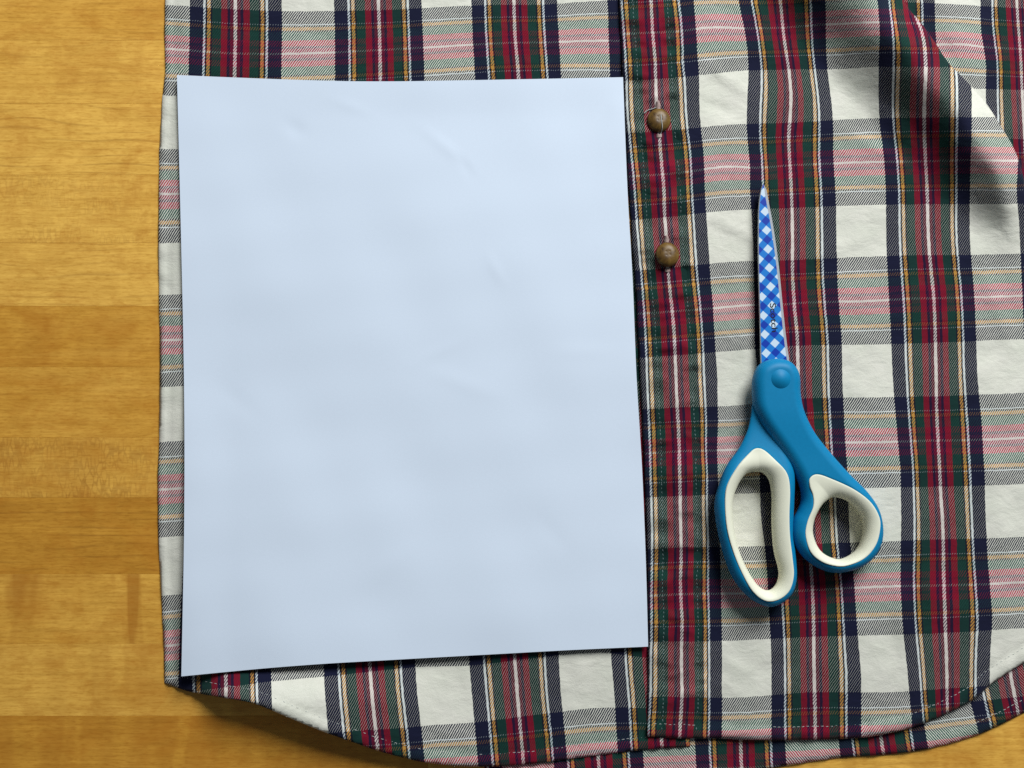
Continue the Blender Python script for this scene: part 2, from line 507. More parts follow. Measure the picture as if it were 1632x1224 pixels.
line(1 + h, [(1315, 0), (1316, 73), (1319.5, 122), (1325.6, 171), (1327.5, 208), (1328, 257), (1331, 300), (1332.5, 373), (1333.7, 422), (1337.4, 496), (1341, 545), (1342, 594), (1344.7, 661), (1347, 710), (1352, 808),
             (1354, 857), (1360.7, 924), (1365.6, 997), (1371.7, 1071), (1372, 1144)])
line(2 - h, [(1398.7, 0), (1402, 37), (1401, 98), (1401, 171), (1403.6, 208), (1408.5, 245), (1412, 300), (1413.4, 398), (1417, 471), (1420.7, 545), (1423, 597), (1429, 673), (1435.4, 747), (1436.7, 820), (1436, 882), (1435.5, 924),
             (1440.3, 1010), (1447.7, 1083), (1453.8, 1152)])
line(2, [(1460, 27), (1467, 44), (1473.4, 73), (1475.4, 110), (1473.4, 159), (1473.4, 220), (1475, 257), (1477.5, 300), (1479, 361), (1483, 422), (1488, 471), (1490.6, 533), (1492, 597), (1493, 661), (1496, 722), (1499, 784),
         (1502.8, 845), (1503.8, 910), (1506.5, 997), (1509, 1071), (1510, 1132)])
line(2 + h, [(1548, 147), (1548, 220), (1545.7, 300), (1545.7, 386), (1549.4, 435), (1554.3, 508), (1557, 590), (1564, 673), (1569, 759), (1571.5, 845), (1576.4, 924), (1581, 985), (1577.6, 1046), (1577, 1091)])
line(3 - h, [(1621, 310), (1624, 349), (1628, 430), (1636, 600), (1645, 780), (1655, 960), (1660, 1080)])
V_r = []
def wl(v, pts): V_r.extend([(x, y, v) for x, y in pts])
wl(0, [(985, 55), (1035, 52), (1080, 50), (1127, 44), (1188, 45), (1250, 44), (1318, 39), (1403, 35.5), (1452, 37)])
wl(1, [(1029, 279.5), (1065, 277), (1102, 273), (1151, 266), (1213, 267), (1256, 263.5), (1318, 261), (1403, 258), (1477, 257), (1550, 255), (1600, 256)])
wl(2, [(1041, 498.5), (1090, 495), (1151, 490), (1200, 486), (1250, 485), (1281, 482.6), (1379, 480), (1452, 476), (1550, 474), (1624, 471.6)])
wl(3, [(1041, 722), (1090, 719), (1164, 717), (1240, 711), (1330, 705.4), (1379, 705), (1452, 703), (1514, 701.7), (1587, 700), (1624, 698)])
wl(4, [(1053, 948.5), (1102, 946.5), (1176, 946), (1286, 941), (1364, 936.7), (1428, 934), (1501, 933), (1575, 931), (1631, 927.7)])
wl(4 + h, [(1060, 1022), (1110, 1022), (1188, 1019.6), (1290, 1014.5), (1401, 1012), (1510, 1008), (1610, 1002)])
wl(5 - h, [(1060, 1111), (1110, 1112), (1188, 1111.5), (1290, 1104), (1401, 1104), (1510, 1098)])
wl(h, [(1040, 126), (1130, 118), (1188, 112), (1270, 110), (1340, 110), (1380, 107)])
wl(1 - h, [(1060, 209), (1140, 201), (1188, 198), (1260, 196), (1360, 190), (1540, 187)])
wl(1 + h, [(1060, 346), (1150, 336), (1230, 332), (1360, 327), (1470, 325), (1560, 325)])
wl(2 - h, [(1060, 428), (1150, 419), (1260, 415), (1370, 410), (1500, 407), (1570, 406)])
wl(2 + h, [(1075, 566), (1150, 560), (1260, 551), (1370, 549), (1480, 546), (1600, 541)])
wl(3 - h, [(1080, 650), (1170, 647), (1380, 634), (1490, 632), (1600, 628)])
wl(3 + h, [(1085, 790), (1400, 777), (1500, 775), (1610, 772)])
wl(4 - h, [(1085, 873), (1210, 871), (1400, 864), (1500, 860), (1610, 857)])
Ur = tps([p[:2] for p in U_r], [p[2] for p in U_r], 1e-4)
Vr = tps([p[:2] for p in V_r], [p[2] for p in V_r], 1e-4)

# ---- fold ridge at the upper right
RIDGE = [(1345, -190), (1380, -120), (1412, -55), (1440, 0), (1452.6, 19.6), (1465, 32), (1477, 49), (1492, 70), (1501.6, 86), (1514, 103), (1533.5, 122.5), (1550.6, 140), (1568, 159), (1585, 184), (1599.6, 208),
         (1612, 228), (1624, 255), (1632, 285), (1640, 330), (1652, 400), (1668, 480), (1700, 560), (1750, 630), (1810, 680)]
w_r1 = waves(10, 60, 260, 3); w_r2 = waves(12, 26, 70, 5, 60, 40)

HEM_R = [(1032, 1174), (1085, 1176), (1140, 1177), (1190, 1179), (1228, 1179.5), (1300, 1179), (1372, 1176), (1415, 1169), (1452, 1160), (1480, 1150), (1520, 1132), (1556, 1112), (1580, 1090), (1632, 1056), (1700, 1020), (1810, 975)]
HEM_R = crom(HEM_R, 4, False)
ridge_line = crom(RIDGE, 3, False)

def z_right(x, y):
    """height of the right-hand front above the table (m)"""
    z = 4.6 + 0.50 * w_r1(x, y) + 0.13 * w_r2(x, y)
    # slope that climbs to the fold ridge, running from the top edge down to the right
    s = ((x - 1428) * 0.745 - (y - 150) * 0.667)
    A = 18.5 * (1 - smooth(290, 500, y))
    z = z + A * smooth(-62, 74, s)
    dr, _, _ = seg_dist(x, y, ridge_line, False)
    z = z - A * 0.50 * (1 - smooth(0, 60, dr)) ** 2
    # small creases that run with the fold
    for cx, cy, L, Wd, a, an in ((1440, 215, 60, 16, 0.8, 48), (1395, 235, 60, 12, 0.9, 30), (1500, 400, 60, 14, -0.6, 60),
                                 (1585, 480, 60, 14, 0.9, 70), (1150, 120, 45, 9, 0.7, 35), (1140, 170, 40, 9, -0.6, 20), (1160, 360, 50, 10, 0.5, 25), (1350, 390, 60, 12, 0.5, -20), (1385, 640, 60, 14, 0.5, 40), (1170, 1060, 40, 10, 0.5, 30),
                                 (1590, 800, 90, 16, 0.7, 80), (1470, 900, 70, 14, 0.5, 75)):
        z = z + a * gauss(x, y, cx, cy, L, Wd, an)
    # shallow dents and swells
    z = z - 0.9 * gauss(x, y, 1148, 150, 30, 55, 20) + 0.7 * gauss(x, y, 1175, 60, 24, 60, 10)
    z = z + 0.7 * gauss(x, y, 1185, 520, 40, 60) - 0.5 * gauss(x, y, 1140, 980, 40, 80)
    z = z + 0.9 * gauss(x, y, 1440, 985, 16, 90, -8) - 0.7 * gauss(x, y, 1600, 560, 30, 110, 15)
    z = z + 0.6 * gauss(x, y, 1380, 240, 60, 20, 20)
    dh, _, _ = seg_dist(x, y, HEM_R, False)
    z = z + 0.55 * (1 - smooth(17, 23, dh)) - 0.35 * np.exp(-((dh - 21) / 3.0) ** 2)
    z = z + 0.30 * (1 - smooth(10, 40, dh)) * np.sin(x * 0.19 + 2 * np.sin(x * .05))
    return z * MM

def cloth(name, loops, step, zf, uf, vf, edge=1.2, epx=5.0, parent=shirt, thick=0.6):
    x, y, d, q, rim = field(loops, step)
    z = zf(x, y)
    t = np.clip(d / epx, 0, 1)
    z = z - edge * MM * (1 - np.sqrt(np.clip(1 - (1 - t) ** 2, 0, 1)))
    co = P(x, y, z)
    uv = np.stack([uf(x, y), vf(x, y)], -1)
    me = mesh_from(name, co, orient_up(co, q), uv)
    o = obj(name, me, PLAID, parent)
    rebase(o)
    solidify(o, thick * MM)
    return o

# back of the shirt, inside face up (mirrored twill), only its hem shows
HEM_B = crom([(720, 1195), (800, 1236), (900, 1252), (1000, 1254), (1120, 1244), (1200, 1230), (1256, 1220), (1336, 1208), (1410, 1203), (1476, 1194), (1556, 1172), (1632, 1136), (1720, 1090), (1810, 1050)], 4, False)
U_b = [(1025, 1210, h), (1108.7, 1200, 1 - h), (1181, 1206, 1), (1252, 1203, 1 + h), (1338.5, 1190, 2 - h), (1407, 1194, 2), (1477, 1181, 2 + h), (1558, 1159, 3 - h), (1550, 1130, 3 - h), (1612, 1083, 3), (1622, 1132, 3), (1470, 1140, 2 + h), (1180, 1150, 1), (1400, 1150, 2)]
V_b = [(1070, 1204, -.1), (1180, 1201, -.1), (1295, 1196, -.095), (1410, 1190, -.09), (1512, 1177.7, -.095), (1512, 1155.6, -.18), (1620, 1111.5, -.3145), (1620, 1135, -.21), (1180, 1178, -.2), (1070, 1160, -.3)]
Ub0 = tps([p[:2] for p in U_b], [p[2] for p in U_b], 1e-2); Vb = tps([p[:2] for p in V_b], [p[2] for p in V_b], 1e-2)
Ub = lambda x, y: -Ub0(x, y)
w_b = waves(8, 60, 200, 21)
def z_back(x, y):
    dh, _, _ = seg_dist(x, y, HEM_B, False)
    return (1.9 + 0.25 * w_b(x, y) + 0.35 * (1 - smooth(15, 21, dh)) + 0.2 * np.sin(x * .15) * (1 - smooth(5, 30, dh))) * MM
back_loop = np.vstack([HEM_B, [(1810, 900), (1500, 900), (900, 1000), (720, 1120)]])
cloth('back_panel', [back_loop], 6.0, z_back, Ub, Vb)

# side of the shirt seen past the fold
U_s = [(1489.4, 0, h), (1490.6, 49, h), (1563, 0, 1 - h), (1564, 49, 1 - h), (1571.5, 98, 1 - h), (1571.5, 147, 1 - h), (1620.5, 0, 1), (1625.4, 73, 1), (1628, 122, 1), (1632, 200, 1)]
V_s = [(1500, 6, -h), (1563, 10, -h), (1501, 71, 0), (1538, 71, 0), (1568, 74.8, 0), (1630, 78, 0), (1546, 141, h), (1600, 142, h), (1625, 222, 1 - h)]
Us = tps([p[:2] for p in U_s], [p[2] for p in U_s], 1e-3); Vs = tps([p[:2] for p in V_s], [p[2] for p in V_s], 1e-3)
w_s = waves(8, 50, 180, 31)
def z_side(x, y):
    # tucked up under the ridge on its hidden side
    r = np.interp(y, [p[1] for p in RIDGE], [p[0] for p in RIDGE])
    up = np.clip((r - 6 - x) / 40.0, 0, 1)
    A = 10.0 * (1 - smooth(250, 480, y))
    return (2.6 + 0.5 * w_s(x, y) + A * up ** 0.8 + 1.8 * gauss(x, y, 1530, 50, 30, 90, -20)) * MM
rl = np.array(RIDGE)[::-1]
side_loop = np.vstack([[(1830, -190)], [(1830, 690)], rl - np.array([42, -18])])
cloth('side_panel', [side_loop], 6.0, z_side, Us, Vs, edge=0.2)

# left-hand front, mostly under the sheet of paper
HEM_L = crom([(262, 1088), (285, 1097), (305, 1103), (350, 1111), (400, 1120), (430, 1131), (480, 1152), (520, 1168), (560, 1182), (600, 1196), (640, 1207), (680, 1215.5), (740, 1221.5), (800, 1221), (860, 1216), (920, 1208), (1000, 1198), (1050, 1193), (1100, 1190)], 4, False)
LEFT_EDGE = [(272, -190), (266, -60), (263, 0), (262, 60), (264, 110), (258, 160), (254, 240), (252, 400), (255, 560), (254, 700), (251, 760), (252, 850), (257, 950), (261, 1030), (262, 1070)]
U_l = [(375, 0, 0), (375, 60, 0), (603, 0, 1), (605, 60, 1), (819, 0, 2), (821, 60, 2), (1032, 0, 3), (303, 30, -h), (533, 10, 1 - h), (752, 10, 2 - h), (969, 10, 3 - h), (449, 30, h), (672, 20, 1 + h), (888, 20, 2 + h),
       (374, 110, 0), (606, 115, 1), (826, 115, 2), (360, 1092, 0), (592, 1097, 1), (823, 1085, 2), (1050, 1100, 3), (518, 1100, 1 - h), (752, 1100, 2 - h), (979, 1100, 3 - h), (432, 1095, h), (664, 1100, 1 + h), (893, 1100, 2 + h),
       (285, 1090, -h), (833, 1200, 2), (600, 1175, 1), (1000, 1080, 2.788), (1010, 1190, 2.80), (1007.5, 1080, 2.822),
       (300, 250, -h + .01), (303, 550, -h + .015), (300, 800, -h + .01)]
V_l = [(270, 78, 0), (350, 84, 0), (491, 85, 0), (600, 80, 0), (706, 74, 0), (820, 68, 0), (938, 65, 0), (270, 309, 1), (270, 542, 2), (270, 779.5, 3), (270, 1029, 4), (270, 152, h), (270, 238, 1 - h), (270, 387, 1 + h), (270, 470, 2 - h), (270, 616, 2 + h), (270, 704, 3 - h),
       (270, 855, 3 + h), (270, 949, 4 - h), (275, 1100, 4 + h - .02), (440, 1085, 4 + h), (520, 1077.6, 4 + h), (660, 1063, 4 + h), (752, 1060, 4 + h), (820, 1052, 4 + h), (960, 1040, 4 + h), (560, 1166, 5 - h), (650, 1160, 5 - h), (752, 1152, 5 - h), (900, 1134, 5 - h), (985, 1128, 5 - h),
       (780, 1212, 5 - .06), (690, 1190, 5 - .175), (930, 1166, 5 - .175), (440, 18, -h), (620, 16, -h), (860, 8, -h), (950, 300, 1), (970, 530, 2), (980, 770, 3), (985, 985, 4)]
Ul = tps([p[:2] for p in U_l], [p[2] for p in U_l], 1e-3); Vl = tps([p[:2] for p in V_l], [p[2] for p in V_l], 1e-3)
w_l = waves(8, 80, 260, 41); w_l2 = waves(12, 24, 60, 43)
def z_left_base(x, y):
    z = 3.0 + 0.25 * w_l(x, y)
    # the hem stands up in a bow near the corner
    z = z + 14.0 * smooth(298, 372, x) * (1 - smooth(380, 780, x)) * smooth(1035, 1128, y)
    z = z + 2.0 * gauss(x, y, 720, 1180, 170, 70)
    return z
def z_left(x, y):
    dh, _, _ = seg_dist(x, y, HEM_L, False)
    z = z_left_base(x, y) + 0.10 * w_l2(x, y)
    z = z + 0.5 * (1 - smooth(16, 22, dh)) - 0.4 * np.exp(-((dh - 20) / 3.0) ** 2) + 0.42 * (1 - smooth(8, 30, dh)) * np.sin((x + 0.8 * y) * 0.30 + 1.5 * np.sin(x * .04))
    de = x - np.interp(y, [p[1] for p in LEFT_EDGE], [p[0] for p in LEFT_EDGE])
    z = z - 1.5 * (1 - smooth(0, 45, de)) + 0.4 * np.exp(-((de - 6) / 6.0) ** 2) - 0.25 * np.exp(-((de - 15) / 4.0) ** 2) + 0.25 * np.exp(-(de / 14.0) ** 2) * np.sin(y * .13 + np.sin(y * .031) * 2)
    return z * MM
left_loop = np.vstack([LEFT_EDGE, HEM_L, [(1100, 1100), (1090, 700), (1060, 200), (1060, -190)]])
cloth('left_front_panel', [left_loop], 5.0, z_left, Ul, Vl, edge=0.8, epx=5.0)

# right-hand front
hem_r_cut = HEM_R[HEM_R[:, 0] > 1060]
right_loop = np.vstack([[(1052, -190), (1060, 300), (1075, 600), (1075, 1176)], hem_r_cut, rl])
cloth('right_front_panel', [right_loop], 5.0, z_right, Ur, Vr, edge=1.6, epx=6.0)

# button placket: a doubled strip standing on the right-hand front
PL_LEFT = [(978, -190), (985, -20), (992, 120), (1001, 300), (1012, 450), (1019.5, 600), (1027, 750), (1031.5, 900), (1032.5, 1030), (1032, 1100), (1031, 1174)]
plc = np.array([(1028, -190)] + PLC + [(1083, 1176)])
def xc(y): return np.interp(y, plc[:, 1], plc[:, 0])
PL_RIGHT = [(xc(yy) + 41 + (yy + 190) * 0.002, yy) for yy in np.linspace(1177, -190, 28)]
w_p = waves(16, 22, 90, 61, 80, 25)
rip = [(random.uniform(-30, 1170), random.choice((-1, 1)) * random.uniform(8, 34), random.uniform(0.35, 0.85), random.uniform(3.5, 6.5), random.uniform(-14, 14)) for _ in range(110)]
def z_placket(x, y):
    e = x - xc(y)
    z = z_right(np.maximum(x, 1050), y) / MM + 1.0
    puck = np.exp(-((e + 30) / 11.0) ** 2) + np.exp(-((e - 27) / 11.0) ** 2)
    z = z + 0.85 * w_p(x, y) * (0.35 + puck)
    z = z - 0.45 * np.exp(-((e + 29) / 3.2) ** 2) - 0.45 * np.exp(-((e - 26) / 3.2) ** 2)
    for ry, re, ra, rw, rt in rip:
        z = z + ra * np.exp(-((e - re) / 13.0) ** 2 - ((y - ry - (e - re) * rt * .02) / rw) ** 2)
    z = z + 0.35 * np.cos(np.clip(e / 24.0, -1, 1) * math.pi)
    for bx, by in ((1050, 192), (1064, 404)):
        z = z - 1.0 * gauss(x, y, bx, by, 20, 24) + 0.8 * gauss(x, y, bx, by - 34, 12, 12) + 0.7 * gauss(x, y, bx + 4, by + 34, 12, 10)
    return z * MM
pl_loop = np.vstack([PL_LEFT, [(1085, 1177)], PL_RIGHT])
cloth('button_placket', [pl_loop], 4.0, z_placket, Ur, Vr, edge=1.5, epx=5.0)

# ---- stitching
def resample(line, step):
    p = np.asarray(line, float); L = np.r_[0, np.cumsum(np.hypot(*np.diff(p, axis=0).T))]
    s = np.arange(0, L[-1], step)
    return np.stack([np.interp(s, L, p[:, 0]), np.interp(s, L, p[:, 1])], -1)
def offset(line, d):
    p = np.asarray(line, float); t = np.gradient(p, axis=0); n = np.stack([t[:, 1], -t[:, 0]], -1); n /= np.linalg.norm(n, axis=1)[:, None]
    return p + n * d
def stitches(name, line, zf, mat, dash=5.0, gap=2.6, r=0.125, lift=0.10, sag=0.28):
    pts = resample(line, dash + gap); out = []
    k = dash / (dash + gap)
    T = np.array([0.0, .2, .5, .8, 1.0]); DZ = np.array([-sag, 0.0, .06, 0.0, -sag])
    a, b = pts[:-1, None], pts[1:, None]
    q = a + (b - a) * k * T[None, :, None]
    q = q + rng.normal(0, .3, (len(q), 1, 2)) + rng.normal(0, .25, q.shape)
    zq = zf(q[..., 0].ravel(), q[..., 1].ravel()).reshape(q.shape[:2]) + (lift + DZ[None]) * MM
    rows = P(q[..., 0], q[..., 1], zq)
    for row in rows:
        out.append(tube(row, r * MM, 5))
    V, Fc = tubes(out)
    o = obj(name, mesh_from(name, V, Fc), mat, shirt); o['kind'] = 'stuff'
    return rebase(o)
hl = offset(HEM_L, 20)
stitches('hem_stitching', hl[hl[:, 0] > 292], z_left, THREAD)
hr = offset(HEM_R, 21)
stitches('hem_stitching', hr[hr[:, 0] > 1128], z_right, THREAD)
hp = hr[(hr[:, 0] > 1034) & (hr[:, 0] < 1126)]
stitches('hem_stitching', hp, z_placket, THREAD)
hb = offset(HEM_B, 19)
stitches('hem_stitching', hb[hb[:, 0] > 1490], z_back, THREAD)
ys = np.linspace(-60, 1172, 90)
stitches('placket_stitching', np.stack([xc(ys) - 29, ys], -1), z_placket, GREYTHREAD, 4.0, 2.6, 0.12)
stitches('placket_stitching', np.stack([xc(ys) + 26, ys], -1), z_placket, GREYTHREAD, 4.0, 2.6, 0.12)

# ---- buttons
def button(px, py, tilt, loose):
    R = 18.6 * PXM
    ang = np.linspace(0, 2 * math.pi, 72, endpoint=False)
    loop = np.stack([R * np.cos(ang), 1.08 * R * np.sin(ang)], -1)
    x, y, d, q, rim = field([loop], 0.16 * MM)
    rr = np.clip(1 - d / R, 0, 1)
    zt = 3.0 * MM * np.sqrt(np.clip(1 - rr ** 2.2, 0, 1))
    zt = zt - 0.25 * MM * np.exp(-(rr / 0.30) ** 2)
    for a in (50, 140, 230, 320):
        hx, hy = 0.19 * R * math.cos(math.radians(a)) * 1.2, 0.19 * R * math.sin(math.radians(a)) * 1.2
        zt = zt - 0.08 * MM * np.exp(-((x - hx) ** 2 + (y - hy) ** 2) / (0.42 * MM) ** 2)
    c, s = math.cos(tilt), math.sin(tilt)
    z0 = float(z_placket(np.array([px]), np.array([py]))[0]) + 0.6 * MM
    base = P(px, py, z0)
    def place(x, y, z): return np.stack([base[0] + x, base[1] + y * c - z * s, base[2] + y * s + z * c], -1)
    top = place(x, y, zt); n = len(top)
    inner = np.where(~rim)[0]; mp = np.arange(n); mp[inner] = n + np.arange(len(inner))
    bot = place(x[inner], y[inner], -0.25 * zt[inner])
    co = np.vstack([top, bot])
    qt = orient_up(top, q)
    o = rebase(obj('button', mesh_from('button', co - base, np.vstack([qt, mp[qt][:, ::-1]])), HORN, shirt))
    o.matrix_parent_inverse.identity()
    from mathutils import Vector
    o.location = Vector(base) - shirt.location
    # worked ends of the buttonhole and the thread through the holes
    ts = []
    def zz(ax, ay, l): return P(ax, ay, float(z_placket(np.array([ax]), np.array([ay]))[0]) + l * MM)
    for k in range(7):
        w = 4.6 - 0.55 * abs(k - 4)
        yy = py - 30 + k * 1.9
        ts.append(tube([zz(px - w - 1.0, yy + .8, 0.0), zz(px - 1.5, yy, 0.65), zz(px + w - 2.0, yy - .6, 0.05)], 0.33 * MM, 6))
    for k in range(3):
        yy = py + 23 + k * 1.7
        ts.append(tube([zz(px - 3.5, yy + .5, 0.0), zz(px + .5, yy, 0.5), zz(px + 4.5, yy - .4, 0.05)], 0.30 * MM, 6))
    V, Fc = tubes(ts)
    th = obj('buttonhole_stitch', mesh_from('buttonhole_stitch', np.array(V) - base, Fc), PINKTHREAD, o)
    if loose:
        pts = []
        for ax, ay, l in loose:
            rr = min(math.hypot(ax - px, ay - py) * PXM / R, 1)
            l2 = 0.6 + 3.0 * math.sqrt(max(0, 1 - rr ** 2.2)) - (ay - py) * PXM / MM * s + 0.25
            z = max(z0 + (l2 - 0.6) * MM, float(z_placket(np.array([ax]), np.array([ay]))[0]) + 0.3 * MM)
            pts.append(P(ax, ay, z))
        V, Fc = tube(crom(pts, 5, False), 0.20 * MM, 6)
        obj('loose_thread', mesh_from('loose_thread', np.array(V) - base, Fc), THREAD, o)
    return o
button(1050, 192, math.radians(-7), [(1026, 181, 0), (1032, 176, 0), (1040, 173.5, 0), (1047, 171, 0), (1051, 172, 0), (1053, 180, 0), (1054.5, 192, 0), (1055.5, 203, 0), (1053.5, 212, 0), (1052, 217, 0)])
button(1063.5, 406, math.radians(-7), None)

# ------------------------------------------------------------------ sheet of paper
top = crom([(282, 119.5), (350, 122.5), (426, 125.5), (500, 128), (566, 129.5), (640, 129.5), (706, 128.5), (845, 126), (920, 124.5), (993, 123)], 6, False)
bot = crom([(289, 1078), (360, 1071), (436, 1064), (523, 1057.5), (620, 1052), (700, 1047.5), (800, 1042), (910, 1036), (1033, 1030.5)], 6, False)
lef = crom([(282, 119.5), (285.3, 247), (289, 400), (292.5, 560), (294, 700), (293.3, 855), (291, 980), (289, 1078)], 6, False)
rig = crom([(993, 123), (1000, 300), (1008.5, 450), (1014.5, 600), (1023.5, 750), (1029.5, 900), (1033, 1030.5)], 6, False)
def at(line, n):
    p = np.asarray(line); L = np.r_[0, np.cumsum(np.hypot(*np.diff(p, axis=0).T))]; s = np.linspace(0, L[-1], n)
    return np.stack([np.interp(s, L, p[:, 0]), np.interp(s, L, p[:, 1])], -1)
NS, NT = 121, 155
T_, B_, L_, R_ = at(top, NS), at(bot, NS), at(lef, NT), at(rig, NT)
s = np.linspace(0, 1, NS)[None, :, None]; t = np.linspace(0, 1, NT)[:, None, None]
Q = (1 - t) * T_[None] + t * B_[None] + (1 - s) * L_[:, None] + s * R_[:, None] \
    - ((1 - s) * (1 - t) * T_[0] + s * (1 - t) * T_[-1] + (1 - s) * t * B_[0] + s * t * B_[-1])
x, y = Q[..., 0], Q[..., 1]
w_pa = waves(7, 260, 700, 71); w_pb = waves(10, 90, 200, 73)
z = 3.0 + 0.25 * w_l(x, y) + 1.9 + 4.6 * np.exp(-((x - 430) / 240.0) ** 2) * smooth(560, 1120, y) + 0.8 * smooth(700, 1050, y) + 0.40 * w_pa(x, y) + 0.05 * w_pb(x, y)
z = z + 1.0 * (1 - smooth(0, 90, x - 285)) * smooth(200, 700, y)
z = z + 0.8 * (1 - smooth(115, 190, y)) * np.sin((x - 282) / 711 * math.pi)
def crease(cx, cy, L, W, a, ang): return a * gauss(x, y, cx, cy, L, W, ang)
for c in [(712, 235, 46, 9, .32, 38), (740, 262, 20, 6, -.30, 60), (470, 205, 18, 12, -.40, 30), (790, 430, 24, 8, .28, 62), (700, 560, 40, 10, .22, -25), (735, 610, 60, 14, .22, 20), (560, 170, 30, 8, .20, 20),
          (930, 560, 50, 12, .18, 0), (380, 640, 40, 14, -.2, 40), (620, 900, 60, 18, .18, -35), (880, 850, 40, 14, -.18, 50), (980, 170, 12, 20, .25, 20)]:
    z = z + 0.6 * crease(*c)
z = z * MM
co = P(x.ravel(), y.ravel(), z.ravel())
ii = np.arange(NS * NT).reshape(NT, NS)
q = np.stack([ii[:-1, :-1], ii[1:, :-1], ii[1:, 1:], ii[:-1, 1:]], -1).reshape(-1, 4)
q = orient_up(co, q)
c0 = P(660, 600)
ring = np.r_[ii[0, :], ii[1:, -1], ii[-1, -2::-1], ii[-2:0:-1, 0]]
lowc = co - np.array([0, 0, 0.11 * MM]); n0 = len(co); nr = len(ring)
k = np.arange(nr); k2 = (k + 1) % nr
rimf = np.stack([2 * n0 + k, 2 * n0 + k2, 2 * n0 + nr + k2, 2 * n0 + nr + k], -1)
paper = obj('paper_sheet', mesh_from('paper_sheet', np.vstack([co, lowc, co[ring], lowc[ring]]) - c0, np.vstack([q, q[:, ::-1] + n0, rimf])), PAPER)
paper.location = c0
paper['label'] = 'blank white sheet of letter paper lying on the left half of the plaid shirt'
paper['category'] = 'paper'

# ------------------------------------------------------------------ scissors
ZB = 5.6 * MM                  # cloth under the scissors
ZM = ZB + 6.3 * MM             # middle of the handles
ZT = ZM + 6.0 * MM
sc_loc = tuple(P(1240, 605, ZB))
sciss = empty('scissors', 'closed scissors with blue and ivory handles and a blue gingham blade on the shirt', 'scissors', sc_loc)

def W(pts, z, n=6, closed=True):
    c = crom(pts, n, closed)
    return P(c[:, 0], c[:, 1], z)[:, :2]

def solid(name, loops, step, ztop, zbot, mat, parent):
    """closed body: loops in metres, ztop/zbot(x, y, d_outer) meet on the rim"""
    x, y, d, q, rim = field(loops, step)
    do, _, _ = seg_dist(x, y, loops[0])
    do = np.where(rim & (do < step * .02), 0, do)
    zt, zb = ztop(x, y, do, rim), zbot(x, y, do, rim)
    top = np.stack([x, y, zt], -1); n = len(top)
    keep = np.where((~rim) | (zt - zb > 1e-6))[0]
    mp = np.arange(n); mp[keep] = n + np.arange(len(keep))
    co = np.vstack([top, np.stack([x, y, zb], -1)[keep]])
    qt = orient_up(top, q)
    faces = [tuple(f) for f in qt] + [tuple(f) for f in mp[qt][:, ::-1]]
    # walls along rims that have height
    from collections import Counter
    cnt = Counter()
    for f in qt:
        for a, b in zip(f, np.roll(f, -1)): cnt[(a, b)] += 1
    for (a, b) in list(cnt):
        if (b, a) not in cnt and (mp[a] != a or mp[b] != b):
            w = [b, a] + ([mp[a]] if mp[a] != a else []) + ([mp[b]] if mp[b] != b else [])
            faces.append(tuple(w))
    me = mesh_from(name, co, faces)
    return rebase(obj(name, me, mat, parent))

def pil(d, r): 
    t = np.clip(d / r, 0, 1); return np.sqrt(np.clip(1 - (1 - t) ** 2, 0, 1))

# traced outlines, each on its own level
R_OUT = [(1199, 603), (1206, 585), (1220, 575), (1238, 571.5), (1256, 575), (1268, 586), (1274, 602), (1275, 628), (1281, 656), (1298, 690), (1326, 725), (1353, 755), (1381, 783), (1399, 810), (1406, 838), (1404, 865), (1391, 889), (1367, 906), (1333, 913), (1305, 906),
         (1281, 889), (1266, 868), (1261, 848), (1264, 828), (1272, 812), (1277, 795), (1274, 774), (1264, 752), (1252, 732), (1237, 711), (1213, 677), (1201, 651), (1198, 625)]
R_GRIP = [(1290, 775), (1290, 762), (1302, 756), (1326, 764), (1360, 780), (1386, 800), (1400, 824), (1401, 845), (1394, 869), (1377, 889), (1353, 900), (1333, 902), (1309, 895), (1291, 879), (1283, 853), (1286, 831), (1295, 808), (1295, 790)]
R_HOLE = [(1326, 793), (1342, 795), (1356, 803), (1372, 822), (1376, 848), (1367, 875), (1346, 890), (1326, 889), (1306, 876), (1295, 851), (1297, 827), (1309, 805)]
L_OUT = [(1202, 640), (1225, 655), (1248, 695), (1262, 735), (1266, 760), (1265, 800), (1263, 851), (1267, 882), (1269, 920), (1261, 947), (1240, 964), (1219, 966), (1192, 951), (1171, 927), (1158, 899), (1149, 869), (1141, 831), (1139, 800), (1146, 772), (1158, 742), (1178, 714), (1191, 687), (1197, 663)]
L_GRIP = [(1206, 715), (1219, 718), (1237, 735), (1253, 754), (1258, 779), (1257, 821), (1258, 855), (1262, 889), (1264, 917), (1257, 941), (1240, 955), (1219, 957), (1199, 942), (1182, 913), (1168, 879), (1158, 841), (1155, 800), (1159, 773), (1175, 745), (1193, 725)]
L_HOLE = [(1202, 752), (1216, 754), (1226, 767), (1230, 793), (1230, 834), (1233, 876), (1241, 910), (1238, 930), (1226, 941), (1209, 934), (1192, 910), (1178, 879), (1170, 845), (1167, 807), (1173, 779), (1187, 757)]

STEP = 0.42 * MM
r_out = W(R_OUT, ZM, 5); r_grip = W(R_GRIP, ZM + 4.6 * MM, 6); r_hole = W(R_HOLE, ZM, 6)
l_out = W(L_OUT, ZM, 5); l_grip = W(L_GRIP, ZM + 4.6 * MM, 6); l_hole = W(L_HOLE, ZM, 6)
pivot = P(1244, 604, ZT)
ybl = float(P(1240, 690, ZM)[1])       # below this the necks separate

